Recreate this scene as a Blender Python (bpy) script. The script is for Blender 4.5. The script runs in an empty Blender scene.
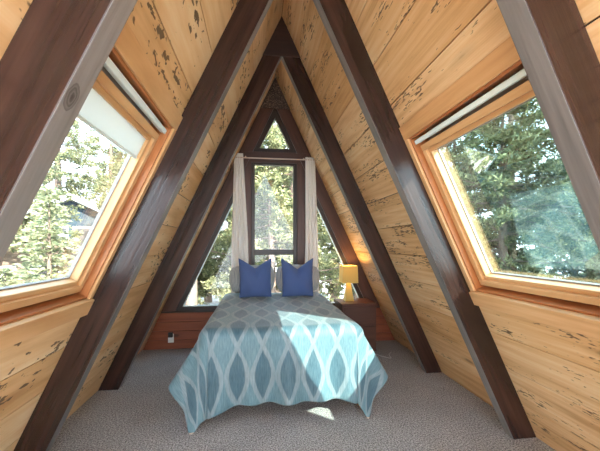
import bpy, bmesh, math, random
from mathutils import Vector, Matrix
random.seed(7)
SC = bpy.context.scene
COL = SC.collection

# ------------------------------------------------------------------ measures (metres)
SL = .4713                       # run per metre of drop of the roof slope
CA = 1 / math.sqrt(1 + SL * SL)  # cosine / sine of the slope's lean from vertical
SA = SL * CA
ZO, ZI = 3.725, 3.333            # ridge height of the boarding / of the rafters' inner faces
FRAMES = [.904, 2.1245, 3.345, 4.566]   # front faces of the rafter pairs
RT = .0885                       # rafter thickness
YF = -1.6                        # unseen end behind the viewer, left open and near to let skylight in
YB = 4.66

# ------------------------------------------------------------------ materials
def mat(name):
    m = bpy.data.materials.new(name)
    m.use_nodes = True
    nt = m.node_tree
    b = nt.nodes['Principled BSDF']
    return m, nt, b

def N(nt, kind, **kw):
    n = nt.nodes.new(kind)
    for k, v in kw.items():
        if k in n.inputs.keys():
            n.inputs[k].default_value = v
        else:
            setattr(n, k, v)
    return n

def L(nt, a, b):
    nt.links.new(a, b)

def ramp(nt, fac, stops):
    r = nt.nodes.new('ShaderNodeValToRGB')
    e = r.color_ramp.elements
    while len(e) < len(stops):
        e.new(.5)
    for i, (p, c) in enumerate(stops):
        e[i].position = p
        e[i].color = (c if isinstance(c, tuple) else (c, c, c)) + (1,)
    L(nt, fac, r.inputs['Fac'])
    return r.outputs['Color']

def mixc(nt, fac, a, b, mode='MIX'):
    m = nt.nodes.new('ShaderNodeMix')
    m.data_type = 'RGBA'
    m.blend_type = mode
    for s, v in ((m.inputs[0], fac), (m.inputs[6], a), (m.inputs[7], b)):
        if isinstance(v, (int, float)):
            s.default_value = v
        elif isinstance(v, tuple):
            s.default_value = v + (1,)
        else:
            L(nt, v, s)
    return m.outputs[2]

def math_(nt, op, a, b=None):
    m = nt.nodes.new('ShaderNodeMath')
    m.operation = op
    for s, v in zip(m.inputs, (a, b)):
        if v is None:
            continue
        if isinstance(v, (int, float)):
            s.default_value = v
        else:
            L(nt, v, s)
    return m.outputs[0]

def uvmap(nt, sx, sy, off=None):
    tc = nt.nodes.new('ShaderNodeUVMap')
    mp = nt.nodes.new('ShaderNodeMapping')
    mp.inputs['Scale'].default_value = (sx, sy, 1)
    L(nt, tc.outputs['UV'], mp.inputs['Vector'])
    if off is not None:
        cb = nt.nodes.new('ShaderNodeCombineXYZ')
        for i in range(3):
            L(nt, math_(nt, 'MULTIPLY', off, (37., 11., 23.)[i]), cb.inputs[i])
        L(nt, cb.outputs[0], mp.inputs['Location'])
    return mp.outputs[0]

def wood(name, dark, mid, light, rough=.5, knots=.0, pecky=0., saw=0., tone=None, spec=.5, bump=.25):
    """wood whose grain runs along the mesh's U direction; 'board' is a per-board random number"""
    m, nt, b = mat(name)
    at = N(nt, 'ShaderNodeAttribute', attribute_name='board')
    bd = at.outputs['Fac']
    g1 = N(nt, 'ShaderNodeTexNoise', Scale=1., Detail=6., Roughness=.6)
    L(nt, uvmap(nt, 1.3, 26, bd), g1.inputs['Vector'])
    g2 = N(nt, 'ShaderNodeTexNoise', Scale=1., Detail=3., Distortion=.8)
    L(nt, uvmap(nt, .9, 5, bd), g2.inputs['Vector'])
    f = math_(nt, 'ADD', math_(nt, 'MULTIPLY', g1.outputs['Fac'], .5), math_(nt, 'MULTIPLY', g2.outputs['Fac'], .5))
    c = ramp(nt, f, [(.34, dark), (.5, mid), (.64, light)])
    if tone:                                    # boards differ in colour
        wn = N(nt, 'ShaderNodeTexWhiteNoise', noise_dimensions='1D')
        L(nt, bd, wn.inputs['W'])
        c = mixc(nt, math_(nt, 'MULTIPLY', wn.outputs['Value'], .75), c, tone, 'MULTIPLY')
    h = g1.outputs['Fac']
    if knots:
        v = N(nt, 'ShaderNodeTexVoronoi', Scale=1., Randomness=1.)
        L(nt, uvmap(nt, 1.1, 3.1, bd), v.inputs['Vector'])
        k = ramp(nt, v.outputs['Distance'], [(.0, 1.), (.05, .9), (.075, .25), (.15, 0.)])
        c = mixc(nt, math_(nt, 'MULTIPLY', k, knots), c, tuple(x * .32 for x in dark))
    if pecky:                                   # long dark pockets, in clusters, along the grain
        p = N(nt, 'ShaderNodeTexNoise', Scale=1., Detail=2.5, Roughness=.55, Distortion=.3)
        L(nt, uvmap(nt, 15, 62, bd), p.inputs['Vector'])
        cl = N(nt, 'ShaderNodeTexNoise', Scale=1., Detail=1.)
        L(nt, uvmap(nt, 1.7, 5.5, bd), cl.inputs['Vector'])
        thr = ramp(nt, cl.outputs['Fac'], [(.47, 0.), (.64, .17)])
        s = math_(nt, 'ADD', p.outputs['Fac'], thr)
        pk = ramp(nt, s, [(.715, 0.), (.745, 1.)])
        c = mixc(nt, math_(nt, 'MULTIPLY', pk, pecky), c, tuple(x * .16 for x in dark))
        h = math_(nt, 'SUBTRACT', h, math_(nt, 'MULTIPLY', pk, 1.5))
    L(nt, c, b.inputs['Base Color'])
    b.inputs['Roughness'].default_value = rough
    b.inputs['Specular IOR Level'].default_value = spec
    if saw:                                     # rough-sawn ridges
        w = N(nt, 'ShaderNodeTexWave', Scale=1., Distortion=.6, bands_direction='Y')
        L(nt, uvmap(nt, 1., 24, bd), w.inputs['Vector'])
        h = math_(nt, 'ADD', h, math_(nt, 'MULTIPLY', w.outputs['Fac'], saw))
    bp = N(nt, 'ShaderNodeBump', Strength=bump, Distance=.01)
    L(nt, h, bp.inputs['Height'])
    L(nt, bp.outputs[0], b.inputs['Normal'])
    return m

def knotty():
    m = M['grey_face'].copy(); m.name = 'grey_fir_with_knot'
    nt = m.node_tree; b = nt.nodes['Principled BSDF']
    base = b.inputs['Base Color'].links[0].from_socket
    g = Vector((-SA, 0, -CA)); o = g.cross(Vector((0, 0, 1))).normalized()
    q = g.cross(o)
    p = Vector(KNOT_AT)
    uv = nt.nodes.new('ShaderNodeUVMap'); mp = nt.nodes.new('ShaderNodeMapping')
    mp.vector_type = 'POINT'
    mp.inputs['Location'].default_value = (-p.dot(g) / .040, -(p.dot(o) + p.dot(q)) / .025, 0)
    mp.inputs['Scale'].default_value = (1 / .040, 1 / .025, 1)
    L(nt, uv.outputs[0], mp.inputs[0])
    ns = N(nt, 'ShaderNodeTexNoise', Scale=1.2, Detail=3.)
    L(nt, mp.outputs[0], ns.inputs['Vector'])
    ln = nt.nodes.new('ShaderNodeVectorMath'); ln.operation = 'LENGTH'
    L(nt, mp.outputs[0], ln.inputs[0])
    d = math_(nt, 'ADD', ln.outputs['Value'], math_(nt, 'MULTIPLY', math_(nt, 'SUBTRACT', ns.outputs['Fac'], .5), .5))
    k = ramp(nt, d, [(.0, 1.), (.30, .75), (.38, .35), (.62, .8), (.72, .3), (.95, .65), (1., 0.)])
    L(nt, mixc(nt, k, base, (.045, .033, .028)), b.inputs['Base Color'])
    return m

def plain(name, col, rough=.5, metal=0., spec=.5, noise=0., nscale=40., trans=0., bump=0.):
    m, nt, b = mat(name)
    b.inputs['Base Color'].default_value = col + (1,)
    b.inputs['Roughness'].default_value = rough
    b.inputs['Metallic'].default_value = metal
    b.inputs['Specular IOR Level'].default_value = spec
    if noise or bump:
        tc = nt.nodes.new('ShaderNodeTexCoord')
        n = N(nt, 'ShaderNodeTexNoise', Scale=nscale, Detail=4.)
        L(nt, tc.outputs['Object'], n.inputs['Vector'])
        if noise:
            L(nt, mixc(nt, n.outputs['Fac'], tuple(max(0, x * (1 - noise)) for x in col), tuple(x * (1 + noise) for x in col)), b.inputs['Base Color'])
        if bump:
            bp = N(nt, 'ShaderNodeBump', Strength=bump, Distance=.005)
            L(nt, n.outputs['Fac'], bp.inputs['Height'])
            L(nt, bp.outputs[0], b.inputs['Normal'])
    if trans:
        t = N(nt, 'ShaderNodeBsdfTranslucent')
        t.inputs['Color'].default_value = col + (1,)
        mx = N(nt, 'ShaderNodeMixShader')
        mx.inputs[0].default_value = trans
        out = nt.nodes['Material Output']
        L(nt, b.outputs[0], mx.inputs[1])
        L(nt, t.outputs[0], mx.inputs[2])
        L(nt, mx.outputs[0], out.inputs['Surface'])
    return m

def glass_mat(name, ior, tint):
    m = bpy.data.materials.new(name)
    m.use_nodes = True
    nt = m.node_tree
    nt.nodes.remove(nt.nodes['Principled BSDF'])
    out = nt.nodes['Material Output']
    t = N(nt, 'ShaderNodeBsdfTransparent')
    t.inputs['Color'].default_value = tint + (1,)
    g = N(nt, 'ShaderNodeBsdfGlossy', Roughness=.0)
    fr = N(nt, 'ShaderNodeFresnel')
    ge = nt.nodes.new('ShaderNodeNewGeometry')     # a thin pane does not bend the ray: both faces mirror alike
    mi = N(nt, 'ShaderNodeMix')
    mi.inputs[2].default_value = ior; mi.inputs[3].default_value = 1 / ior
    L(nt, ge.outputs['Backfacing'], mi.inputs[0])
    L(nt, mi.outputs[0], fr.inputs['IOR'])
    mx = N(nt, 'ShaderNodeMixShader')
    L(nt, fr.outputs[0], mx.inputs[0])
    L(nt, t.outputs[0], mx.inputs[1])
    L(nt, g.outputs[0], mx.inputs[2])
    L(nt, mx.outputs[0], out.inputs['Surface'])
    return m

M = {}
M['board'] = wood('pecky_cedar', (.56, .32, .14), (.77, .52, .275), (.86, .67, .42), rough=.55, knots=.8, pecky=.9, saw=.16, tone=(.84, .72, .55), bump=.3)
M['grey_face'] = wood('grey_brown_fir', (.10, .092, .088), (.18, .168, .162), (.25, .235, .228), rough=.5, knots=.8, bump=.3)  # rafters' inner faces, paler and greyer than their other faces
M['rafter'] = wood('dark_stained_fir', (.012, .0058, .0048), (.031, .0142, .0115), (.056, .0255, .0195), rough=.27, knots=.7, spec=.55, bump=.3)
M['casing'] = wood('clear_fir', (.54, .29, .12), (.68, .41, .19), (.76, .50, .26), rough=.38, knots=.1, tone=(.9, .8, .7), bump=.08)
M['jamb'] = wood('red_fir', (.33, .115, .038), (.45, .175, .06), (.52, .22, .085), rough=.4, tone=(.9, .8, .7), bump=.08)
M['wainscot'] = wood('red_stained_pine', (.20, .045, .018), (.30, .078, .030), (.36, .105, .042), rough=.5, knots=.9, tone=(.75, .7, .7), bump=.2)
M['post'] = wood('brown_stained_trim', (.052, .021, .014), (.085, .035, .023), (.115, .05, .034), rough=.45, bump=.15)
M['frame'] = wood('dark_window_wood', (.018, .010, .007), (.032, .018, .012), (.045, .026, .018), rough=.4, bump=.1)
M['stand'] = wood('red_brown_wood', (.07, .026, .016), (.11, .042, .026), (.145, .056, .034), rough=.4, bump=.1)
M['bedwood'] = wood('bed_wood', (.035, .014, .009), (.06, .022, .013), (.08, .03, .018), rough=.4, bump=.1)
M['skyglass'] = glass_mat('skylight_glass', 1.7, (.95, .975, .97))
M['coated'] = glass_mat('coated_skylight_glass', 3.3, (.84, .955, .95))
M['glass'] = glass_mat('window_glass', 1.4, (.97, .98, .97))
M['strip'] = plain('pale_aqua_enamel', (.74, .86, .85), .35)
M['gasket'] = plain('grey_gasket', (.30, .28, .25), .5)
M['blind'] = plain('white_blind_fabric', (.80, .82, .78), .8, trans=.35)
M['steel'] = plain('dark_steel', (.12, .12, .13), .4, .8)
M['blackpl'] = plain('black_plastic', (.012, .012, .012), .4)
M['white'] = plain('white_plastic', (.78, .77, .74), .4)
M['cord'] = plain('white_cord', (.75, .74, .72), .5)
M['rod'] = plain('pale_rod', (.62, .50, .42), .4)
M['mattress'] = plain('mattress_ticking', (.62, .60, .56), .9, noise=.1)
M['boxspring'] = plain('grey_box_spring_cloth', (.10, .075, .07), .95, noise=.2)
M['lining'] = plain('beige_lining', (.50, .42, .35), .9, noise=.08)
M['gusset'] = wood('dark_gusset', (.020, .010, .008), (.04, .018, .013), (.06, .026, .019), rough=.5, bump=.3)

def speckled():
    m, nt, b = mat('speckled_panel')
    tc = nt.nodes.new('ShaderNodeTexCoord')
    n = N(nt, 'ShaderNodeTexNoise', Scale=60., Detail=4., Roughness=.7)
    L(nt, tc.outputs['Object'], n.inputs['Vector'])
    L(nt, ramp(nt, n.outputs['Fac'], [(.4, (.02, .013, .01)), (.52, (.06, .038, .028)), (.62, (.22, .16, .12))]), b.inputs['Base Color'])
    b.inputs['Roughness'].default_value = .8
    return m
M['speckle'] = speckled()

def carpet():
    m, nt, b = mat('carpet_pile')
    tc = nt.nodes.new('ShaderNodeTexCoord')
    n = N(nt, 'ShaderNodeTexNoise', Scale=92., Detail=3., Roughness=.75)
    n2 = N(nt, 'ShaderNodeTexNoise', Scale=3.2, Detail=3.)
    n3 = N(nt, 'ShaderNodeTexVoronoi', Scale=110.)
    for q in (n, n2, n3):
        L(nt, tc.outputs['Object'], q.inputs['Vector'])
    c = ramp(nt, n.outputs['Fac'], [(.40, (.13, .12, .115)), (.5, (.39, .365, .345)), (.60, (.74, .71, .68))])
    c = mixc(nt, ramp(nt, n2.outputs['Fac'], [(.4, .28), (.62, 0.)]), c, (.62, .60, .60), 'MULTIPLY')
    L(nt, c, b.inputs['Base Color'])
    b.inputs['Roughness'].default_value = 1.
    b.inputs['Specular IOR Level'].default_value = .1
    b.inputs['Sheen Weight'].default_value = .25
    bp = N(nt, 'ShaderNodeBump', Strength=.9, Distance=.015)
    L(nt, math_(nt, 'ADD', n.outputs['Fac'], math_(nt, 'MULTIPLY', n3.outputs['Distance'], .6)), bp.inputs['Height'])
    L(nt, bp.outputs[0], b.inputs['Normal'])
    return m
M['carpet'] = carpet()

def duvet_mat():
    """woven ogee pattern: pale wavy bands crossing between pointed teal leaves; UV in metres of cloth"""
    m, nt, b = mat('teal_ogee_jacquard')
    uv = nt.nodes.new('ShaderNodeUVMap')
    sx = nt.nodes.new('ShaderNodeSeparateXYZ')
    wob = N(nt, 'ShaderNodeTexNoise', Scale=7., Detail=2.)
    L(nt, uv.outputs[0], wob.inputs['Vector'])
    L(nt, uv.outputs[0], sx.inputs[0])
    P, H = .198, .46
    u = math_(nt, 'DIVIDE', math_(nt, 'ADD', math_(nt, 'SUBTRACT', sx.outputs[0], .04), math_(nt, 'MULTIPLY', wob.outputs['Fac'], .02)), P)
    sn = math_(nt, 'ABSOLUTE', math_(nt, 'SINE', math_(nt, 'MULTIPLY', math_(nt, 'ADD', sx.outputs[1], -.145), math.pi / H)))
    w = math_(nt, 'ADD', math_(nt, 'MULTIPLY', sn, .30), math_(nt, 'MULTIPLY', math_(nt, 'MULTIPLY', sn, sn), .105))
    a = math_(nt, 'FRACT', math_(nt, 'SUBTRACT', u, w))
    c = math_(nt, 'FRACT', math_(nt, 'ADD', u, w))
    da = math_(nt, 'ABSOLUTE', math_(nt, 'SUBTRACT', a, .5))
    dc = math_(nt, 'ABSOLUTE', math_(nt, 'SUBTRACT', c, .5))
    line = math_(nt, 'MAXIMUM', da, dc)                    # 0.5 on a band's centre line
    lm = ramp(nt, math_(nt, 'ADD', line, math_(nt, 'MULTIPLY', math_(nt, 'SUBTRACT', wob.outputs['Fac'], .5), .06)), [(.39, 0.), (.435, 1.)])
    fu = math_(nt, 'SUBTRACT', .5, math_(nt, 'ABSOLUTE', math_(nt, 'SUBTRACT', math_(nt, 'FRACT', u), .5)))     # 0 in a leaf's middle
    lf = ramp(nt, math_(nt, 'ADD', math_(nt, 'SUBTRACT', w, fu), .5), [(.48, 0.), (.52, 1.)])
    st = N(nt, 'ShaderNodeTexNoise', Scale=1., Detail=5., Roughness=.7)
    mp = nt.nodes.new('ShaderNodeMapping')
    mp.inputs['Scale'].default_value = (130, 11, 1)
    L(nt, uv.outputs[0], mp.inputs[0])
    L(nt, mp.outputs[0], st.inputs['Vector'])
    stf = ramp(nt, st.outputs['Fac'], [(.36, 0.), (.64, 1.)])
    ground = mixc(nt, stf, (.078, .160, .190), (.150, .25, .282))
    leafc = mixc(nt, stf, (.034, .085, .115), (.078, .152, .185))
    band = mixc(nt, stf, (.155, .22, .245), (.26, .325, .342))
    col = mixc(nt, lf, ground, leafc)
    col = mixc(nt, math_(nt, 'MULTIPLY', lm, .9), col, band)
    L(nt, col, b.inputs['Base Color'])
    b.inputs['Roughness'].default_value = .6
    b.inputs['Sheen Weight'].default_value = .3
    bp = N(nt, 'ShaderNodeBump', Strength=.25, Distance=.004)
    L(nt, math_(nt, 'ADD', st.outputs['Fac'], math_(nt, 'MULTIPLY', lm, .6)), bp.inputs['Height'])
    L(nt, bp.outputs[0], b.inputs['Normal'])
    return m
M['duvet'] = duvet_mat()

def cloth(name, a, c_, sx=180, sy=180, rough=.85, stripes=None, trans=0.):
    m, nt, b = mat(name)
    n = N(nt, 'ShaderNodeTexNoise', Scale=1., Detail=3.)
    L(nt, uvmap(nt, sx, sy), n.inputs['Vector'])
    col = mixc(nt, n.outputs['Fac'], a, c_)
    if stripes:
        w = N(nt, 'ShaderNodeTexWave', Scale=1., Distortion=4., Detail=2., bands_direction='X')
        L(nt, uvmap(nt, *stripes[1]), w.inputs['Vector'])
        col = mixc(nt, ramp(nt, w.outputs['Fac'], [(.35, 0.), (.7, 1.)]), col, stripes[0])
    L(nt, col, b.inputs['Base Color'])
    b.inputs['Roughness'].default_value = rough
    b.inputs['Sheen Weight'].default_value = .2
    bp = N(nt, 'ShaderNodeBump', Strength=.2, Distance=.003)
    L(nt, n.outputs['Fac'], bp.inputs['Height'])
    L(nt, bp.outputs[0], b.inputs['Normal'])
    if trans:
        t = N(nt, 'ShaderNodeBsdfTranslucent')
        L(nt, col, t.inputs['Color'])
        mx = N(nt, 'ShaderNodeMixShader')
        mx.inputs[0].default_value = trans
        L(nt, b.outputs[0], mx.inputs[1])
        L(nt, t.outputs[0], mx.inputs[2])
        L(nt, mx.outputs[0], nt.nodes['Material Output'].inputs['Surface'])
    return m
M['blue'] = cloth('blue_cushion_cloth', (.055, .10, .27), (.09, .155, .36))
M['sham'] = cloth('grey_sage_sham_cloth', (.22, .26, .28), (.34, .37, .38), stripes=((.58, .58, .54), (17, 3)))
M['curtain'] = cloth('off_white_linen', (.86, .83, .78), (.93, .91, .87), trans=.12)
M['ceramic'] = plain('yellow_glazed_ceramic', (.72, .53, .15), .3)
M['shade'] = plain('mustard_lamp_shade', (.76, .57, .17), .8, noise=.05, nscale=120, trans=.12)

# ------------------------------------------------------------------ mesh helpers
class MB:
    """collects solids into one mesh; UV.u runs along 'grain' for the wood materials"""
    def __init__(s):
        s.bm = bmesh.new()
        s.uv = s.bm.loops.layers.uv.new('UVMap')
        s.at = s.bm.faces.layers.float.new('board')
    def _finish(s, faces, grain, rnd=None, mi=0):
        g = Vector(grain).normalized()
        o = g.cross(Vector((0, 0, 1) if abs(g.z) < .99 else (1, 0, 0))).normalized()
        q = g.cross(o)
        r = random.random() * 10 if rnd is None else rnd
        for f in faces:
            f[s.at] = r
            f.material_index = mi
            for l in f.loops:
                p = l.vert.co
                l[s.uv].uv = (p.dot(g), p.dot(o) + p.dot(q))
    def hexa(s, P, grain=(1, 0, 0), rnd=None, mi=0):
        """8 corners: bottom loop 0-3, top loop 4-7"""
        v = [s.bm.verts.new(p) for p in P]
        F = [(3, 2, 1, 0), (4, 5, 6, 7), (0, 1, 5, 4), (1, 2, 6, 5), (2, 3, 7, 6), (3, 0, 4, 7)]
        fs = [s.bm.faces.new([v[i] for i in f]) for f in F]
        s._finish(fs, grain, rnd, mi)
        return fs
    def box(s, x0, x1, y0, y1, z0, z1, grain=(1, 0, 0), rnd=None, mi=0):
        return s.hexa([(x0, y0, z0), (x1, y0, z0), (x1, y1, z0), (x0, y1, z0), (x0, y0, z1), (x1, y0, z1), (x1, y1, z1), (x0, y1, z1)], grain, rnd, mi)
    def prism(s, poly, y0, y1, grain=(1, 0, 0), rnd=None, mi=0):
        """polygon in x,z swept from y0 to y1"""
        a = [s.bm.verts.new((x, y0, z)) for x, z in poly]
        b = [s.bm.verts.new((x, y1, z)) for x, z in poly]
        n = len(poly)
        fs = [s.bm.faces.new(a), s.bm.faces.new(b[::-1])]
        fs += [s.bm.faces.new([a[i], b[i], b[(i + 1) % n], a[(i + 1) % n]]) for i in range(n)]
        s._finish(fs, grain, rnd, mi)
        return fs
    def ring(s, outer, inner, y0, y1, grain=(0, 0, 1), mi=0):
        """picture-frame between two polygons of equal count"""
        n = len(outer)
        for i in range(n):
            j = (i + 1) % n
            d = (outer[j][0] - outer[i][0], 0, outer[j][1] - outer[i][1])
            s.prism([outer[i], outer[j], inner[j], inner[i]], y0, y1, d, None, mi)
    def wbox(s, side, y0, y1, v0, v1, o0, o1, grain=None, rnd=None, mi=0):
        """box lying on the sloped wall: y along the room, v down the slope, o inward from the boarding"""
        P = [slope(side, y, v, o) for o in (o0, o1) for y, v in ((y0, v0), (y1, v0), (y1, v1), (y0, v1))]
        return s.hexa(P, grain or (0, 1, 0), rnd, mi)
    def tube(s, pts, r, seg=10, mi=0, cap=True):
        rings = []
        pts = [Vector(p) for p in pts]
        for i, p in enumerate(pts):
            d = (pts[min(i + 1, len(pts) - 1)] - pts[max(i - 1, 0)]).normalized()
            a = d.orthogonal().normalized() if i == 0 else (a - d * a.dot(d)).normalized()
            b = d.cross(a)
            rr = r[i] if isinstance(r, (list, tuple)) else r
            rings.append([s.bm.verts.new(p + (a * math.cos(t) + b * math.sin(t)) * rr) for t in [2 * math.pi * k / seg for k in range(seg)]])
        fs = []
        for A, B in zip(rings, rings[1:]):
            for k in range(seg):
                f = s.bm.faces.new([A[k], A[(k + 1) % seg], B[(k + 1) % seg], B[k]])
                f.smooth = True
                fs.append(f)
        if cap:
            fs += [s.bm.faces.new(rings[0][::-1]), s.bm.faces.new(rings[-1])]
        s._finish(fs, (0, 0, 1), None, mi)
    def build(s, name, mats, parent=None, bevel=0., seg=2, smooth=False, origin=None):
        bmesh.ops.recalc_face_normals(s.bm, faces=s.bm.faces[:])
        me = bpy.data.meshes.new(name)
        if origin is not None:
            bmesh.ops.translate(s.bm, verts=s.bm.verts[:], vec=-Vector(origin))
        s.bm.to_mesh(me)
        s.bm.free()
        for m in (mats if isinstance(mats, list) else [mats]):
            me.materials.append(m)
        if smooth:
            for p in me.polygons:
                p.use_smooth = True
        o = bpy.data.objects.new(name, me)
        COL.objects.link(o)
        if origin is not None:
            o.location = origin
        if parent is not None:
            o.parent = parent
            o.matrix_parent_inverse = Matrix.Translation(-Vector(parent.location)) if parent.location.length else Matrix()
        if bevel:
            bv = o.modifiers.new('edge', 'BEVEL')
            bv.width = bevel
            bv.segments = seg
            bv.limit_method = 'ANGLE'
        return o

def slope(side, y, v, o):
    return (side * (v * SA - o * CA), y, ZO - v * CA - o * SA)

def tag(o, label=None, cat=None, group=None, kind=None):
    for k, v in (('label', label), ('category', cat), ('group', group), ('kind', kind)):
        if v:
            o[k] = v
    return o

def empty(name, loc, label, cat, group=None, kind=None):
    o = bpy.data.objects.new(name, None)
    o.location = loc
    o.empty_display_size = .1
    COL.objects.link(o)
    return tag(o, label, cat, group, kind)

# ------------------------------------------------------------------ the setting
b = MB()
b.box(-2.0, 2.0, YF, YB + .05, -.12, 0)
tag(b.build('floor', M['carpet']), 'grey beige looped carpet over the whole loft floor', 'floor', kind='structure')

V0, V1 = 1.79, 2.93              # skylight opening along the slope
OY0, OY1 = 1.045, 2.08           # and along the room
PITCH, PH = .288, .091
VF = ZO / CA                     # slope length at the floor
for side, nm in ((-1, 'wall_left'), (1, 'wall_right')):
    b = MB()
    bays = [YF] + [y + RT / 2 for y in FRAMES] + [YB]
    for k in range(len(bays) - 1):
        y0, y1 = bays[k], bays[k + 1]
        v = PH - PITCH
        while v < VF:
            a0, a1 = max(v, 0) + .0035, min(v + PITCH, VF + .01) - .0035
            v += PITCH
            if a1 - a0 < .02:
                continue
            rnd = random.random() * 10
            if k == 1 and a1 > V0 and a0 < V1:
                if a0 < V0:
                    b.wbox(side, y0, y1, a0, V0, -.022, 0, rnd=rnd)
                if a1 > V1:
                    b.wbox(side, y0, y1, V1, a1, -.022, 0, rnd=rnd)
                q0, q1 = max(a0, V0), min(a1, V1)
                b.wbox(side, y0, OY0, q0, q1, -.022, 0, rnd=rnd)
                b.wbox(side, OY1, y1, q0, q1, -.022, 0, rnd=rnd)
            else:
                b.wbox(side, y0, y1, a0, a1, -.022, 0, rnd=rnd)
    for (y0, y1, v0, v1) in ((YF, OY0, -.08, VF + .05), (OY1, YB, -.08, VF + .05), (OY0, OY1, -.08, V0), (OY0, OY1, V1, VF + .05)):
        b.wbox(side, y0, y1, v0, v1, -.15, -.026, mi=1)      # roof deck behind the boards
    tag(b.build(nm, [M['board'], M['frame']]), 'sloping wall of pale pecky cedar boards', 'wall', kind='structure')

KNOT_AT = (-0.732, 0.935, 1.780)
M['knotty'] = knotty()
# rafter pairs
place = ['nearest', 'second', 'third', 'rearmost']
rlab = {(-1, 0): 'nearest dark rafter on the left, with a round knot on its grey inner face',
        (1, 0): 'nearest dark rafter on the right, crossing the right skylight view',
        (-1, 1): 'long dark rafter between the left skylight and the bed, second from the viewer',
        (1, 1): 'dark rafter beside the right skylight with a bright sun patch on its face',
        (-1, 2): 'third dark rafter on the left, its foot on the carpet left of the bed',
        (1, 2): 'third dark rafter on the right, its foot on the carpet right of the bed',
        (-1, 3): 'rearmost brown rafter framing the left triangular window',
        (1, 3): 'rearmost brown rafter behind the yellow lamp, framing the right triangular window'}
for i, y in enumerate(FRAMES):
    for side in (-1, 1):
        b = MB()
        e = .0015
        foot = 0. if i < 3 else .50
        t = RT if i < 3 else RT
        poly = [(side * ((ZO - foot) * SL - e), foot), (side * ((ZI - foot) * SL), foot), (side * .001, ZI), (side * .001, ZO - .004)]
        fs = b.prism(poly, y, y + t, grain=(side * SA, 0, -CA))
        fs[3].material_index = 1
        o = b.build('rafter', [M['rafter'] if i < 3 else M['post'], M['knotty'] if (i, side) == (0, -1) else M['grey_face']], bevel=.004, origin=(side * (ZO + ZI) / 2 * SL, y + t / 2, foot))
        tag(o, rlab[(side, i)], 'beam', 'A-frame rafters')
# gusset panels that close the peak of the frames
for y, z, m_, lab in ((FRAMES[2], 3.315, 'gusset', 'plain dark triangular panel at the peak of the third rafter pair'),
                      (FRAMES[3], 3.285, 'speckle', 'speckled dark triangular panel at the peak above the small window')):
    b = MB()
    h = (ZO - z) * SL
    b.prism([(-h, z), (h, z), (0, ZO - .003)], y - .014, y - .001)
    tag(b.build('gusset_panel', M[m_], origin=(0, y, z)), lab, 'panel', 'panels at the roof peak')

# rear gable: planked dado, ledge, posts, header, windows
b = MB()
z = 0.
for k in range(4):
    z1 = z + .121
    xa = (ZO - z) * SL - .005
    xb = (ZO - z1) * SL - .005
    b.prism([(-xa, z), (xa, z), (xb, z1 - .004), (-xb, z1 - .004)], FRAMES[3] + .002, FRAMES[3] + .05)
    z = z1
b.prism([(-1.745, 0), (1.745, 0), (1.53, .484), (-1.53, .484)], FRAMES[3] + .045, FRAMES[3] + .13)
tag(b.build('wall_back', M['wainscot'], bevel=.003), 'low wall of red brown planks under the rear windows', 'wall', kind='structure')
b = MB()
xb = (ZO - .49) * SL - .008
b.box(-xb, xb, FRAMES[3] - .006, FRAMES[3] + .10, .484, .499)
tag(b.build('trim_1', M['frame'], bevel=.003), 'dark ledge on top of the low rear wall', 'trim', kind='structure')
def zin(x):
    return ZI - abs(x) / SL
n = 2
for x0, x1 in ((-.44, -.33), (.31, .42)):
    a, c = sorted((abs(x0), abs(x1)))
    sgn = -1 if x0 < 0 else 1
    b = MB()
    b.prism([(sgn * a, .5), (sgn * c, .5), (sgn * c, zin(c)), (sgn * (ZI - 2.54) * SL, 2.54), (sgn * a, 2.54)], FRAMES[3] + .012, FRAMES[3] + .10, grain=(0, 0, 1))
    tag(b.build('trim_%d' % n, M['post'], bevel=.003), 'brown post beside the tall rear window', 'trim', kind='structure')
    n += 1
b = MB()
b.prism([(-(ZI - 2.54) * SL, 2.54), ((ZI - 2.54) * SL, 2.54), ((ZI - 2.69) * SL, 2.69), (-(ZI - 2.69) * SL, 2.69)], FRAMES[3] + .014, FRAMES[3] + .10)
b.box(-.455, .435, FRAMES[3] - .03, FRAMES[3] - .001, 2.578, 2.668)
tag(b.build('trim_4', M['post'], bevel=.004), 'brown header board over the tall rear window', 'trim', kind='structure')

YG = FRAMES[3] + .06
def rect(x0, x1, z0, z1):
    return [(x0, z0), (x1, z0), (x1, z1), (x0, z1)]
w = empty('window_1', (-.012, YG, .5), 'tall rear window with a large upper and a small lower pane', 'window', kind='structure')
b = MB(); b.ring(rect(-.329, .309, .5, 2.54), rect(-.281, .258, .55, 2.508), YG - .03, YG + .045); b.box(-.281, .258, YG - .03, YG + .045, 1.252, 1.328)
b.build('window_frame', M['frame'], w, bevel=.004)
b = MB(); b.box(-.281, .258, YG, YG + .006, .55, 1.252); b.build('pane', M['glass'], w)
b = MB(); b.box(-.281, .258, YG, YG + .006, 1.328, 2.508); b.build('pane', M['glass'], w)
w = empty('window_2', (0, YG, 2.69), 'small triangular window at the peak of the rear wall', 'window', kind='structure')
h = (ZI - 2.69) * SL
b = MB(); b.ring([(-h, 2.69), (h, 2.69), (0, ZI)], [(-.212, 2.738), (.212, 2.738), (0, 3.172)], YG - .04, YG + .04)
b.build('window_frame', M['frame'], w)
b = MB(); b.prism([(-.212, 2.738), (.212, 2.738), (0, 3.172)], YG, YG + .006); b.build('pane', M['glass'], w)
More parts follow.
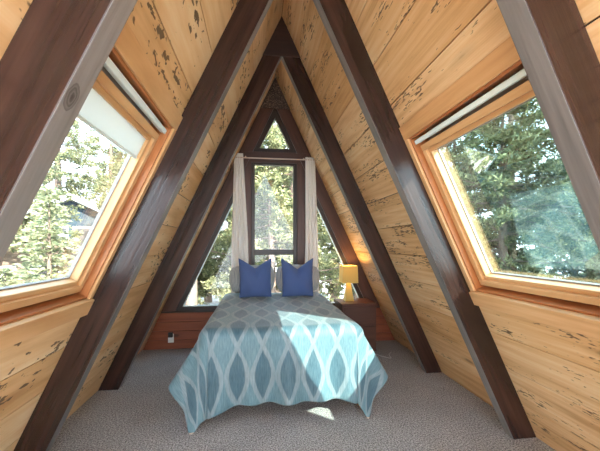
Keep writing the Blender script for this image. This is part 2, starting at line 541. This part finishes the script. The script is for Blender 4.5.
for sgn, xi, nm in ((-1, .44, 'left'), (1, .42, 'right')):
    w = empty('window_%d' % (3 if sgn < 0 else 4), (sgn * .8, YG, .5), nm + ' triangular window of the rear wall', 'window', kind='structure')
    zb = .5
    out = [(sgn * (ZI - zb) * SL, zb), (sgn * xi, zb), (sgn * xi, zin(xi))]
    inn = [(sgn * ((ZI - zb - .055) * SL - .058), zb + .055), (sgn * (xi + .045), zb + .055), (sgn * (xi + .045), zin(xi + .045 + .058))]
    b = MB(); b.ring(out, inn, YG - .04, YG + .04); b.build('window_frame', M['frame'], w)
    inn2 = [(sgn * (abs(inn[0][0]) - .018), inn[0][1] + .012), (sgn * (xi + .055), inn[0][1] + .012), (sgn * (xi + .055), inn[2][1] - .045)]
    b = MB(); b.ring(inn, inn2, YG - .012, YG + .012); b.build('glazing_bead', M['strip'], w)
    b = MB(); b.prism(inn2, YG, YG + .006); b.build('pane', M['glass'], w)

# skylights
for side, n_, nm in ((-1, 5, 'left'), (1, 6, 'right')):
    w = empty('window_%d' % n_, slope(side, 1.56, 2.93, 0), nm + ' roof skylight framed in pale fir', 'window', kind='structure')
    y0, y1 = FRAMES[0] + RT + .002, FRAMES[1] - .002
    b = MB()
    b.wbox(side, y0, y1, 1.695, V0, .0005, .019)
    b.wbox(side, y0, y1, V1, 3.03, .0005, .034)
    b.wbox(side, OY1, y1, V0 + .001, V1 - .001, .0005, .019, grain=(side * SA, 0, -CA))
    b.wbox(side, y0, OY0, V0 + .001, V1 - .001, .0005, .019, grain=(side * SA, 0, -CA))
    b.build('casing', M['casing'], w, bevel=.003)
    b = MB()
    T = .014
    b.wbox(side, OY0, OY1, V0, V0 + T, -.14, .004)
    b.wbox(side, OY0, OY1, V1 - T, V1, -.14, .004)
    b.wbox(side, OY0, OY0 + T, V0 + T, V1 - T, -.14, .004, grain=(side * SA, 0, -CA))
    b.wbox(side, OY1 - T, OY1, V0 + T, V1 - T, -.14, .004, grain=(side * SA, 0, -CA))
    b.build('jamb', M['jamb'], w, bevel=.002)
    b = MB()
    def wring(ya, yb, va, vb, wd, o0, o1):
        b.wbox(side, ya, yb, va, va + wd, o0, o1)
        b.wbox(side, ya, yb, vb - wd, vb, o0, o1)
        b.wbox(side, ya, ya + wd, va + wd + .001, vb - wd - .001, o0, o1, grain=(side * SA, 0, -CA))
        b.wbox(side, yb - wd, yb, va + wd + .001, vb - wd - .001, o0, o1, grain=(side * SA, 0, -CA))
    wring(OY0 + T + .004, OY1 - T - .004, 1.868, 2.90, .040, -.1105, -.035)
    wring(OY0 + T + .044, OY1 - T - .044, 1.908, 2.86, .026, -.1105, -.052)
    b.build('sash', M['casing'], w, bevel=.003)
    b = MB()
    wring(OY0 + T + .0005, OY1 - T - .0005, V0 + T + .0005, V1 - T - .0005, .030, -.135, -.111)
    b.wbox(side, OY0 + T + .031, OY1 - T - .031, V0 + T + .031, 1.930, -.134, -.1115)
    b.build('outer_flange', M['gasket'], w)
    b = MB()
    wring(OY0 + T + .070, OY1 - T - .070, 1.934, 2.834, .006, -.110, -.096)
    b.build('gasket', M['gasket'], w)
    gy0, gy1, gv0, gv1 = OY0 + T + .070, OY1 - T - .070, 1.934, 2.834
    b = MB(); b.wbox(side, gy0, gy1, gv0, gv1, -.108, -.102); b.build('pane', M['skyglass' if side < 0 else 'coated'], w)
    # blind
    bl = empty('roller_blind', slope(side, 1.56, 1.83, -.03), 'white blind pulled part way down the top of the left skylight' if side < 0 else 'slim pale blind case closed across the top of the right skylight', 'blind', 'skylight blinds')
    b = MB()
    b.wbox(side, OY0 + T + .002, OY1 - T - .002, 1.822, 1.850, -.046, -.010)
    b.build('blind_case', M['strip'], bl, bevel=.004)
    if side < 0:
        b = MB(); b.wbox(side, gy0 + .002, gy1 - .002, 1.935, 2.052, -.072, -.068); b.build('blind_fabric', M['blind'], bl)
        b = MB(); b.wbox(side, gy0 + .002, gy1 - .002, 2.052, 2.066, -.078, -.064); b.build('bottom_bar', M['strip'], bl, bevel=.002)

# ------------------------------------------------------------------ bed
BX, BY0, BY1, BT = -.035, 2.56, 4.50, .735       # centre, foot, head, top of the cover
HW = .66
bed = empty('bed', (BX, 3.5, 0), 'double bed with mattress on a low wooden frame, standing under the rear windows', 'bed')
b = MB(); b.box(BX - HW + .03, BX + HW - .03, BY0 + .06, BY1, .47, BT - .02)
b.build('mattress', M['mattress'], bed, bevel=.05, seg=4)
b = MB(); b.box(BX - HW + .04, BX + HW - .04, BY0 + .07, BY1 - .01, .255, .468)
b.build('box_spring', M['boxspring'], bed, bevel=.015)
b = MB()
b.box(BX - HW + .05, BX + HW - .05, BY0 + .12, BY0 + .15, .155, .253)
b.box(BX - HW + .05, BX + HW - .05, BY1 - .06, BY1 - .03, .155, .253)
b.box(BX - HW + .05, BX - HW + .08, BY0 + .12, BY1 - .06, .155, .253, grain=(0, 1, 0))
b.box(BX + HW - .08, BX + HW - .05, BY0 + .12, BY1 - .06, .155, .253, grain=(0, 1, 0))
b.build('bed_rail', M['bedwood'], bed, bevel=.004)
for sx in (-1, 1):
    for y in (BY0 + .42, BY1 - .11):
        b = MB(); xx = BX + sx * (HW - .11)
        b.box(xx - .03, xx + .03, y - .03, y + .03, 0.001, .155, grain=(0, 0, 1)); b.build('leg', M['bedwood'], bed, bevel=.005)

def duvet():
    """a rectangular cover: flat on top, hanging at both sides and the foot, pointed folds at the two corners"""
    R, D, DS = .085, .55, .425
    hw, foot = HW + .012, BY0 + .02
    ix, iy = hw - R, foot + R                      # where the top starts to roll over
    arc = R * math.pi / 2
    bm = bmesh.new()
    uvl = bm.loops.layers.uv.new('UVMap')
    smax, tmax = ix + arc + DS - .05, (BY1 - .03 - iy) + arc + D - .05
    def prof(r, tilt):
        if r <= arc:
            a = r / R
            return R * math.sin(a), R * (1 - math.cos(a))
        return R + (r - arc) * math.sin(tilt), R + (r - arc) * math.cos(tilt)
    def pos(s, t):
        """s across from the middle, t along from the head"""
        sg = -1 if s < 0 else 1
        a = max(abs(s) - ix, 0.)
        tt = (BY1 - .03 - iy)
        c = max(t - tt, 0.)
        x, y = sg * min(abs(s), ix), BY1 - .03 - min(t, tt)
        z = BT + .006 * math.sin(s * 9 + t * 4) * math.sin(t * 7 - s * 3) + .012 * math.exp(-((t - .2) / .3) ** 2)
        if a == 0 and c == 0:
            return Vector((BX + x, y, z))
        if c > 0:                                  # the cloth hangs longer towards the corners
            e_ = max(0., min(1., (abs(s) - (ix - .30)) / .30))
            c *= 1 + (.13 if sg < 0 else .06) * e_ * e_ * (1 - min(1., a / .3) * .6)
        r = math.hypot(a, c)
        ph = math.atan2(c, a)                      # 0 at the side, pi/2 at the foot
        near = math.exp(-max(0., y - iy) / .35) if c == 0 else 1.
        side_flare = .07 + .33 * near
        if c == 0:
            tilt = side_flare + .05 * math.sin(y * 9 + sg) * min(1, a / .3)
        elif a == 0:
            wave = .075 * math.sin(s * 9.5 + .6) + .07 * math.sin(s * 23 + 1.)
            edge = math.exp(-(ix - abs(s)) / .16)
            tilt = .04 + wave * (1 - edge) + .02 * edge
        else:
            k = ph / (math.pi / 2)
            tilt = (.40 * (1 - k) ** 1.2 + .02 * k) + .22 * math.sin(math.pi * min(1, k / .45)) ** 2 * (k < .45) - .10 * math.sin(math.pi * k) ** 2
            tilt = max(.03, tilt) + (.13 if sg < 0 else .05) * math.sin(math.pi * k)
        d, dz = prof(r, tilt)
        if c == 0:
            dx, dy = 1., 0.
        elif a == 0:
            dx, dy = 0., 1.
        else:
            k = ph / (math.pi / 2)
            k2 = k * k * (3 - 2 * k)
            dx, dy = math.cos(k2 * math.pi / 2), math.sin(k2 * math.pi / 2)
        zz = z - dz
        zz = max(zz, .012)
        return Vector((BX + x + sg * dx * d, y - dy * d, zz))
    ns, nt_ = 150, 150
    # denser towards the hems
    S = [-smax + 2 * smax * i / ns for i in range(ns + 1)]
    Tt = [tmax * i / nt_ for i in range(nt_ + 1)]
    V = [[bm.verts.new(pos(s, t)) for s in S] for t in Tt]
    for j in range(nt_):
        for i in range(ns):
            f = bm.faces.new([V[j][i], V[j][i + 1], V[j + 1][i + 1], V[j + 1][i]])
            f.smooth = True
            for l, (ii, jj) in zip(f.loops, ((i, j), (i + 1, j), (i + 1, j + 1), (i, j + 1))):
                l[uvl].uv = (S[ii], Tt[jj])
    bmesh.ops.recalc_face_normals(bm, faces=bm.faces[:])
    me = bpy.data.meshes.new('duvet')
    bm.to_mesh(me); bm.free()
    if me.polygons[len(me.polygons) // 3].normal.z < 0:
        me.flip_normals()
    me.materials.append(M['duvet']); me.materials.append(M['lining'])
    o = bpy.data.objects.new('duvet', me)
    COL.objects.link(o)
    so = o.modifiers.new('thick', 'SOLIDIFY')
    so.thickness = .022; so.offset = -1; so.material_offset = 1; so.material_offset_rim = 1
    return tag(o, 'teal duvet with pale ogee bands draped over the bed to the carpet', 'bedding')
duvet()

def pillow(name, w, h, t, m, loc, lean, turn, notch, ear, label, cat, group, seed):
    """stuffed cushion standing on its lower edge, w wide, h tall; 'notch' is the dent in its top edge"""
    rn = random.Random(seed)
    bm = bmesh.new()
    uvl = bm.loops.layers.uv.new('UVMap')
    n = 28
    grid = {}
    ph = [rn.random() * 6 for _ in range(4)]
    for sg in (1, -1):
        for j in range(n + 1):
            for i in range(n + 1):
                u, v = -1 + 2 * i / n, -1 + 2 * j / n
                edge = i in (0, n) or j in (0, n)
                if edge and sg < 0:
                    grid[(sg, i, j)] = grid[(1, i, j)]
                    continue
                x = u * w / 2 * (1 - ear * (1 - v * v)) * (1 if notch else math.sqrt(1 - .36 * v * v))
                z = v * h / 2 * (1 - ear * .5 * (1 - u * u)) * (1 if notch else math.sqrt(1 - .36 * u * u))
                top = (v + 1) / 2
                z -= notch * max(0., 1 - abs(u)) ** 1.15 * top ** 2.2
                x *= 1 + .06 * top * (abs(u))
                th = ((1 - abs(u) ** 2.4) * (1 - abs(v) ** 2.6)) ** .55
                th *= 1 - .35 * math.exp(-(u / .25) ** 2) * top ** 2 * (notch > 0)
                wr = .006 * math.sin(7 * u + ph[0]) * math.sin(5 * v + ph[1]) * th
                y = -sg * (t / 2 * th + wr)
                grid[(sg, i, j)] = bm.verts.new((x, y, z + h / 2))
    for sg in (1, -1):
        for j in range(n):
            for i in range(n):
                q = [(i, j), (i + 1, j), (i + 1, j + 1), (i, j + 1)]
                vs = [grid[(sg,) + k] for k in q]
                if sg < 0:
                    vs.reverse(); q.reverse()
                f = bm.faces.new(vs)
                f.smooth = True
                for l, (a, c) in zip(f.loops, q):
                    l[uvl].uv = (a / n * w, c / n * h)
    me = bpy.data.meshes.new(name)
    bm.to_mesh(me); bm.free()
    me.materials.append(m)
    o = bpy.data.objects.new(name, me)
    COL.objects.link(o)
    o.location = loc
    o.rotation_euler = (-lean, 0, turn)
    s_ = o.modifiers.new('soft', 'SUBSURF'); s_.levels = 1; s_.render_levels = 1
    return tag(o, label, cat, group)
pillow('pillow', .62, .40, .17, M['sham'], (-.310, 4.27, BT + .02), .32, .03, .0, .05, 'grey patterned pillow behind the left blue cushion', 'pillow', 'patterned pillows at the head', 3)
pillow('pillow', .62, .40, .17, M['sham'], (.285, 4.27, BT + .02), .32, -.03, .0, .05, 'grey patterned pillow behind the right blue cushion', 'pillow', 'patterned pillows at the head', 4)
pillow('throw_cushion', .40, .50, .17, M['blue'], (-.268, 4.03, BT + .012), .22, .05, .13, .05, 'left blue throw cushion standing in front of the patterned pillows', 'cushion', 'blue throw cushions', 5)
pillow('throw_cushion', .40, .50, .17, M['blue'], (.250, 4.02, BT + .012), .22, -.04, .145, .05, 'right blue throw cushion with a deep dent in its top edge', 'cushion', 'blue throw cushions', 6)

# ------------------------------------------------------------------ nightstand, lamp, cord, outlet
NX0, NX1, NY0, NY1, NZ = .83, 1.31, 4.12, 4.545, .63
ns = empty('nightstand', ((NX0 + NX1) / 2, (NY0 + NY1) / 2, 0), 'red brown wooden nightstand under the yellow lamp, right of the bed', 'nightstand')
b = MB(); b.box(NX0 + .01, NX1 - .01, NY0 + .012, NY1, .002, NZ - .026, grain=(0, 0, 1)); b.build('body', M['stand'], ns, bevel=.003)
b = MB(); b.box(NX0, NX1, NY0, NY1, NZ - .025, NZ); b.build('top', M['stand'], ns, bevel=.004)
for z0, z1 in ((.34, .585), (.06, .325)):
    b = MB(); b.box(NX0 + .03, NX1 - .03, NY0 - .004, NY0 + .011, z0, z1); d = b.build('drawer', M['stand'], ns, bevel=.003)
LX, LY = .99, 4.36
lamp = empty('table_lamp', (LX, LY, NZ), 'yellow table lamp with a square shade on the nightstand', 'lamp')
def frustum(bm_, x, y, z0, z1, h0, h1, mi=0):
    P = [(x + sx * h0, y + sy * h0, z0) for sx, sy in ((-1, -1), (1, -1), (1, 1), (-1, 1))] + [(x + sx * h1, y + sy * h1, z1) for sx, sy in ((-1, -1), (1, -1), (1, 1), (-1, 1))]
    return bm_.hexa(P, (0, 0, 1), 1., mi)
b = MB(); frustum(b, LX, LY, NZ + .012, NZ + .245, .060, .026); b.box(LX - .064, LX + .064, LY - .064, LY + .064, NZ + .0005, NZ + .0125)
b.build('base', M['ceramic'], lamp, bevel=.006)
b = MB(); b.tube([(LX, LY, NZ + .243), (LX, LY, NZ + .30)], .012); b.build('socket', M['steel'], lamp)
b = MB()
a0, a1, hz0, hz1 = .106, .100, NZ + .250, NZ + .480
th = .003
for sx, sy in ((1, 0), (-1, 0), (0, 1), (0, -1)):
    def corner(h, z, inn, e):
        h2 = h - inn
        return (LX + (sx * h2 if sx else e * h2), LY + (sy * h2 if sy else e * h2), z)
    P = [corner(a0, hz0, 0, -1), corner(a0, hz0, 0, 1), corner(a0, hz0, th, 1), corner(a0, hz0, th, -1), corner(a1, hz1, 0, -1), corner(a1, hz1, 0, 1), corner(a1, hz1, th, 1), corner(a1, hz1, th, -1)]
    b.hexa(P, (0, 0, 1), 1.)
b.build('lamp_shade', M['shade'], lamp)
bulbm, nt, pb = mat('lit_bulb')
pb.inputs['Emission Color'].default_value = (1, .72, .38, 1); pb.inputs['Emission Strength'].default_value = 2.5
b = MB(); b.tube([(LX, LY, NZ + .30), (LX, LY, NZ + .315), (LX, LY, NZ + .35), (LX, LY, NZ + .375), (LX, LY, NZ + .385)], [.012, .02, .03, .022, .006], 12)
b.build('bulb', bulbm, lamp, smooth=True)
pl = bpy.data.lights.new('lamp_light', 'POINT'); pl.energy = 1.6; pl.color = (1, .66, .28); pl.shadow_soft_size = .035
po = bpy.data.objects.new('lamp_light', pl); COL.objects.link(po); po.location = (LX, LY, NZ + .43)

def cord(name, pts, r, m):
    P = [Vector(p) for p in pts]
    P = [P[0]] + P + [P[-1]]
    out = []
    for i in range(1, len(P) - 2):
        for k in range(8):
            t = k / 8
            a_, b_, c_, d_ = P[i - 1:i + 3]
            out.append(.5 * (2 * b_ + (c_ - a_) * t + (2 * a_ - 5 * b_ + 4 * c_ - d_) * t * t + (3 * b_ - a_ - 3 * c_ + d_) * t ** 3))
    out.append(P[-1])
    b = MB(); b.tube(out, r, 6)
    return b.build(name, m)
tag(cord('lamp_cord', [(1.02, 4.09, .008), (1.05, 3.98, .006), (1.16, 3.90, .006), (1.24, 4.0, .006), (1.30, 3.90, .006), (1.38, 3.84, .006), (1.40, 3.95, .006), (1.47, 4.05, .006)], .004, M['cord']), 'white lamp cord lying on the carpet beside the nightstand', 'cord')
ol = empty('outlet', (-1.39, FRAMES[3], .16), 'wall outlet with a black plug in the low plank wall, left of the bed', 'outlet')
b = MB(); b.box(-1.427, -1.353, FRAMES[3] - .006, FRAMES[3] + .001, .088, .205); b.build('plate', M['white'], ol, bevel=.002)
b = MB(); b.box(-1.418, -1.362, FRAMES[3] - .045, FRAMES[3] - .006, .165, .228); tag(b.build('plug', M['blackpl'], ol, bevel=.005), 'black plug-in adapter')

# ------------------------------------------------------------------ curtains
def curtain(name, tops, waists, lows, zt, zl, y, label, folds, seed):
    b = MB()
    rn = random.Random(seed)
    ph = rn.random() * 6
    n, k = 72, 40
    rows = []
    for j in range(k + 1):
        f = j / k
        z = zt + (zl - zt) * f
        if z > 1.46:
            q = (zt - z) / (zt - 1.46)
            x0 = tops[0] + (waists[0] - tops[0]) * q; x1 = tops[1] + (waists[1] - tops[1]) * q
        else:
            q = (1.46 - z) / (1.46 - zl)
            x0 = waists[0] + (lows[0] - waists[0]) * q; x1 = waists[1] + (lows[1] - waists[1]) * q
        amp = .008 + .010 * min(1, f * 2)
        row = []
        for i in range(n + 1):
            u = i / n
            pinch = 1 - .55 * math.exp(-((z - 2.578) / .018) ** 2)
            yy = y + amp * pinch * math.sin(2 * math.pi * folds * u + ph + .5 * math.sin(f * 3)) + .4 * amp * math.sin(2 * math.pi * folds * 2.3 * u + 2 * f)
            row.append(b.bm.verts.new((x0 + (x1 - x0) * u, yy, z)))
        rows.append(row)
    for A, B in zip(rows, rows[1:]):
        for i in range(n):
            f = b.bm.faces.new([A[i], A[i + 1], B[i + 1], B[i]])
            f.smooth = True
            for l in f.loops:
                l[b.uv].uv = (l.vert.co.x * 1.3, l.vert.co.z)
    o = b.build(name, M['curtain'])
    so = o.modifiers.new('thick', 'SOLIDIFY'); so.thickness = .003
    return tag(o, label, 'curtain', 'curtains at the rear window')
CY = FRAMES[3] - .062
curtain('curtain', (-.556, -.44), (-.592, -.372), (-.607, -.355), 2.632, .30, CY, 'off white curtain on the left side of the tall rear window', 4, 1)
curtain('curtain', (.415, .548), (.418, .590), (.385, .615), 2.612, .30, CY, 'off white curtain on the right side of the tall rear window', 4, 2)
cr = empty('curtain_rod', (0, CY, 2.575), 'thin pale curtain rod below the brown header board', 'curtain rod')
b = MB(); b.tube([(-.57, CY, 2.575), (.56, CY, 2.575)], .009); b.build('rod', M['rod'], cr)
for x in (-.405, .395):
    b = MB(); b.box(x - .008, x + .008, CY, FRAMES[3] - .03, 2.585, 2.60); b.build('bracket', M['rod'], cr)

# ------------------------------------------------------------------ outdoors
GZ = -2.9
def ground():
    m, nt, bb = mat('thin_snow_and_needles')
    tc = nt.nodes.new('ShaderNodeTexCoord')
    n = N(nt, 'ShaderNodeTexNoise', Scale=.35, Detail=6., Roughness=.65)
    L(nt, tc.outputs['Object'], n.inputs['Vector'])
    L(nt, ramp(nt, n.outputs['Fac'], [(.38, (.30, .24, .17)), (.50, (.62, .60, .56)), (.6, (.82, .83, .84))]), bb.inputs['Base Color'])
    bb.inputs['Roughness'].default_value = .9
    b = MB()
    n_ = 40
    V = [[b.bm.verts.new((-75 + 150 * i / n_, -60 + 150 * j / n_, GZ + .25 * math.sin(i * .9) * math.cos(j * .7) + max(0, (-60 + 150 * j / n_) - 20) * .06)) for i in range(n_ + 1)] for j in range(n_ + 1)]
    for j in range(n_):
        for i in range(n_):
            f = b.bm.faces.new([V[j][i], V[j][i + 1], V[j + 1][i + 1], V[j + 1][i]]); f.smooth = True
    tag(b.build('ground', m), 'patchy snow and needle litter on the ground outside', 'ground', kind='structure')
ground()

def leaf_mat(name, a, c_):
    m, nt, bb = mat(name)
    at = N(nt, 'ShaderNodeAttribute', attribute_name='board')
    col = mixc(nt, at.outputs['Fac'], a, c_)
    L(nt, col, bb.inputs['Base Color'])
    bb.inputs['Roughness'].default_value = .6
    t = N(nt, 'ShaderNodeBsdfTranslucent')
    L(nt, col, t.inputs['Color'])
    mx = N(nt, 'ShaderNodeMixShader'); mx.inputs[0].default_value = .35
    L(nt, bb.outputs[0], mx.inputs[1]); L(nt, t.outputs[0], mx.inputs[2])
    L(nt, mx.outputs[0], nt.nodes['Material Output'].inputs['Surface'])
    return m
M['spruce'] = leaf_mat('spruce_needles', (.12, .16, .085), (.56, .55, .33))
M['pine'] = leaf_mat('pine_needles', (.05, .08, .035), (.40, .39, .19))
M['bark'] = plain('pine_bark', (.20, .145, .11), .9, noise=.4, nscale=6)

def quad(b, p, d, w, rn):
    """one needle spray: a pointed blade along d"""
    s = d.cross(Vector((rn.uniform(-1, 1), rn.uniform(-1, 1), rn.uniform(-1, 1))))
    if s.length < 1e-3:
        return
    s = s.normalized() * w / 2
    v = [b.bm.verts.new(q) for q in (p, p + d * .45 + s, p + d, p + d * .45 - s)]
    f = b.bm.faces.new(v)
    f[b.at] = rn.random()

def spruce_meshes(h, r, seed):
    rn = random.Random(seed)
    fo, tr = MB(), MB()
    tr.tube([(0, 0, 0), (0, 0, h * .5), (0, 0, h * .97)], [h * .02, h * .012, .01], 8)
    z = h * .06
    while z < h * .985:
        f = z / h
        Lb = r * (1 - f) ** .85 + .08
        nb = int(6 + 5 * (1 - f))
        for k in range(nb):
            az = rn.random() * 6.283
            ln = Lb * rn.uniform(.75, 1.1)
            d = Vector((math.cos(az), math.sin(az), -.18 - .25 * (1 - f)))
            st = max(2, int(ln / .13))
            for i in range(st):
                q = (i + .6) / st
                p = Vector((0, 0, z)) + d * ln * q + Vector((0, 0, .22 * ln * q * q))
                for _ in range(6):
                    dv = (Vector((math.cos(az + rn.uniform(-1.1, 1.1)), math.sin(az + rn.uniform(-1.1, 1.1)), rn.uniform(-.35, .3)))) * rn.uniform(.10, .22)
                    quad(fo, p + Vector((rn.gauss(0, .03), rn.gauss(0, .03), rn.gauss(0, .03))), dv, rn.uniform(.055, .10), rn)
        z += .17 if f < .8 else .12
    return fo, tr

def pine_meshes(h, r, base, seed, nb=90):
    rn = random.Random(seed)
    fo, tr = MB(), MB()
    tr.tube([(0, 0, 0), (.05, 0, h * .35), (-.04, .03, h * .7), (0, 0, h * .98)], [h * .02, h * .016, h * .009, .02], 9)
    for k in range(nb):
        f = base + (1 - base) * (k + rn.random()) / nb
        z = h * f
        ln = r * (1.1 - .75 * ((f - base) / (1 - base)) ** 1.5) * rn.uniform(.5, 1.1)
        az = rn.random() * 6.283
        up = rn.uniform(-.25, .25)
        d = Vector((math.cos(az), math.sin(az), up))
        p1 = Vector((0, 0, z)) + d * ln
        mid = Vector((0, 0, z)) + d * ln * .5 + Vector((0, 0, -.05 * ln))
        tr.tube([(0, 0, z), mid, p1], [.012 * ln + .01, .010 * ln + .006, .006], 4, cap=False)
        nt_ = max(3, int(ln / .2))
        for i in range(nt_):
            q = .3 + .7 * (i + rn.random()) / nt_
            p = Vector((0, 0, z)) + d * ln * q + Vector((rn.uniform(-.25, .25), rn.uniform(-.25, .25), rn.uniform(-.12, .2))) * (.4 + .3 * ln)
            for _ in range(30):
                dv = Vector((rn.gauss(0, 1), rn.gauss(0, 1), rn.gauss(.3, .8)))
                dv = dv.normalized() * rn.uniform(.12, .30)
                quad(fo, p + Vector((rn.gauss(0, .07), rn.gauss(0, .07), rn.gauss(0, .05))), dv * .8, rn.uniform(.035, .075), rn)
    return fo, tr

PROTO = {}
def tree(kind, x, y, scale, rz, label, group, dz=0.):
    zg = GZ + max(0, y - 20) * .06 - .1 + dz
    root = empty('spruce_tree' if kind == 'spruce' else 'pine_tree', (x, y, zg), label, 'tree', group)
    root.rotation_euler = (0, 0, rz); root.scale = (scale,) * 3
    if kind not in PROTO:
        if kind == 'spruce':
            fo, tr = spruce_meshes(6., 1.75, 11)
        elif kind == 'tall':
            fo, tr = pine_meshes(13., 2.6, .30, 12, 105)
        elif kind == 'bushy':
            fo, tr = pine_meshes(9., 2.5, .10, 13, 150)
        else:
            fo, tr = pine_meshes(14., 2.2, .45, 14, 70)
        c = fo.build('crown', M['spruce'] if kind == 'spruce' else M['pine'])
        t = tr.build('trunk', M['bark'])
        PROTO[kind] = (c, t)
    else:
        c, t = (o.copy() for o in PROTO[kind])
        COL.objects.link(c); COL.objects.link(t)
    c.parent = root; t.parent = root
    return root

TREES = [
    # left skylight
    ('spruce', -5.9, 9.8, 1.0, .3, 'full pale green spruce standing close outside the left skylight', 'trees beyond the left skylight'),
    ('tall', -9.9, 13.0, 1.0, 1.0, 'tall open pine behind the spruce outside the left skylight', 'trees beyond the left skylight'),
    ('spruce', -5.2, 7.2, .66, 1.4, 'smaller spruce at the lower left corner of the left skylight', 'trees beyond the left skylight'),
    ('bushy', -5.3, 15.6, 1.1, 2.0, 'bushy pine beside the dark blue house outside the left skylight', 'trees beyond the left skylight'),
    # rear windows
    ('bushy', .3, 13.2, 1.0, .4, 'large sunlit bushy pine filling the tall rear window', 'trees beyond the rear windows'),
    ('tall', -3.2, 15.0, 1.05, 3.0, 'tall pine with a straight trunk outside the left triangular window', 'trees beyond the rear windows'),
    ('bare', -2.5, 11.5, .9, 1.0, 'slim pale trunked pine outside the left triangular window', 'trees beyond the rear windows'),
    ('tall', 1.6, 17.5, 1.1, 4.0, 'tall pine rising behind the bushy pine in the rear window', 'trees beyond the rear windows'),
    ('tall', 3.6, 12.0, .85, 5.0, 'tall pine on the snow outside the right triangular window', 'trees beyond the rear windows'),
    # right skylight
    ('bushy', 7.6, 9.6, 1.05, .9, 'shaded bushy pine in the far half of the right skylight', 'trees beyond the right skylight'),
    ('tall', 9.5, 7.0, .95, 2.2, 'tall shaded pine in the middle of the right skylight', 'trees beyond the right skylight'),
    ('bushy', 8.0, 4.4, .95, 3.3, 'shaded bushy pine in the near half of the right skylight', 'trees beyond the right skylight'),
]
for a in TREES:
    tree(*a)
rn = random.Random(21)
for i in range(9):
    ang = math.radians(-62 + i * 6.5)
    d = 23 + 6 * rn.random()
    tree(('tall', 'bushy', 'bare')[i % 3], d * math.sin(ang), d * math.cos(ang), rn.uniform(1.0, 1.3), rn.random() * 6, 'sunlit pine in the far row of trees behind the left skylight spruce', 'far pines left')
for i in range(10):
    ang = math.radians(-16 + i * 3.6)
    d = 20 + 6 * rn.random()
    tree(('tall', 'bushy', 'tall')[i % 3], d * math.sin(ang), d * math.cos(ang), rn.uniform(1.0, 1.3), rn.random() * 6, 'sunlit pine in the far row of trees beyond the rear windows', 'far pines rear')
for i in range(7):
    ang = math.radians(32 + i * 7.5)
    d = 17 + 5 * rn.random()
    tree(('bushy', 'tall', 'bushy')[i % 3], d * math.sin(ang), d * math.cos(ang), rn.uniform(1.0, 1.3), rn.random() * 6, 'shaded pine in the far row of trees beyond the right skylight', 'far pines right')

M['housewall'] = plain('slate_blue_siding', (.035, .062, .085), .8, noise=.3, nscale=3)
M['snow'] = plain('roof_snow', (.86, .87, .88), .8)
def house(x, y, rz, w, d, z1, ridge, label, wallm, nm):
    h = empty(nm, (x, y, GZ), label, 'house')
    h.rotation_euler = (0, 0, rz)
    def add(bb, name, m_, par=h, **k):
        o = bb.build(name, m_, None, **k); o.parent = par; return o
    b = MB(); b.box(-w / 2, w / 2, -d / 2, d / 2, -1.5, z1, grain=(1, 0, 0))
    b.prism([(-w / 2, z1), (w / 2, z1), (0, ridge)], -d / 2, d / 2)
    add(b, 'wall', wallm)
    b = MB()
    for sg in (-1, 1):
        e = .5
        k = (ridge - z1) / (w / 2)
        b.prism([(0, ridge + .05), (sg * (w / 2 + e), z1 - e * k + .05), (sg * (w / 2 + e), z1 - e * k + .28), (0, ridge + .30)], -d / 2 - .5, d / 2 + .5)
    tag(add(b, 'roof', M['snow']), 'snow covered gable roof')
    for i in (-1, 1):
        b = MB(); b.box(i * w / 4 - .5, i * w / 4 + .5, -d / 2 - .05, -d / 2 + .02, z1 - 1.9, z1 - .7)
        f = add(b, 'window', M['white'])
        b = MB(); b.box(i * w / 4 - .42, i * w / 4 + .42, -d / 2 - .06, -d / 2 - .05, z1 - 1.82, z1 - .78)
        add(b, 'pane', M['steel'], f)
house(-9.9, 18.6, .45, 2.3, 3., 5.9, 6.45, 'dark blue house among the pines outside the left skylight', M['housewall'], 'house')
house(-10.9, 15.4, .9, 3., 4., 4.2, 5.5, 'snow roofed cabin at the left edge of the left skylight', M['bark'], 'cabin')

# ------------------------------------------------------------------ light
wd = bpy.data.worlds.new('sky'); SC.world = wd; wd.use_nodes = True
nt = wd.node_tree
bg = nt.nodes['Background']
tc = nt.nodes.new('ShaderNodeTexCoord')
sx = nt.nodes.new('ShaderNodeSeparateXYZ')
L(nt, tc.outputs['Generated'], sx.inputs[0])
L(nt, ramp(nt, sx.outputs[2], [(.0, (.86, .93, 1.)), (.25, (.70, .85, 1.)), (.9, (.48, .70, 1.))]), bg.inputs['Color'])
bg.inputs['Strength'].default_value = 2.25
sd = bpy.data.lights.new('sun', 'SUN'); sd.energy = 8.0; sd.angle = .009; sd.color = (1, .94, .84)
so = bpy.data.objects.new('sun', sd); COL.objects.link(so)
so.rotation_euler = Vector((-.76, 1.14, -1.)).to_track_quat('-Z', 'Y').to_euler()
so.location = (8, -12, 12)

# ------------------------------------------------------------------ camera
cd = bpy.data.cameras.new('camera'); cam = bpy.data.objects.new('camera', cd); COL.objects.link(cam)
cd.sensor_fit = 'HORIZONTAL'; cd.sensor_width = 36.; cd.lens = 327.76 / 600 * 36
cd.shift_y = 19.57 / 600
cd.clip_start = .02
cam.location = (-.2476, 0, 1.39)
cam.rotation_euler = (math.pi / 2, 0, -.1298)
SC.camera = cam
SC.view_settings.view_transform = 'Standard'
SC.view_settings.look = 'None'
SC.view_settings.gamma = 1
SC.view_settings.exposure = 1.9
SC.cycles.max_bounces = 14
SC.cycles.diffuse_bounces = 8
SC.cycles.transparent_max_bounces = 16
SC.cycles.use_denoising = True
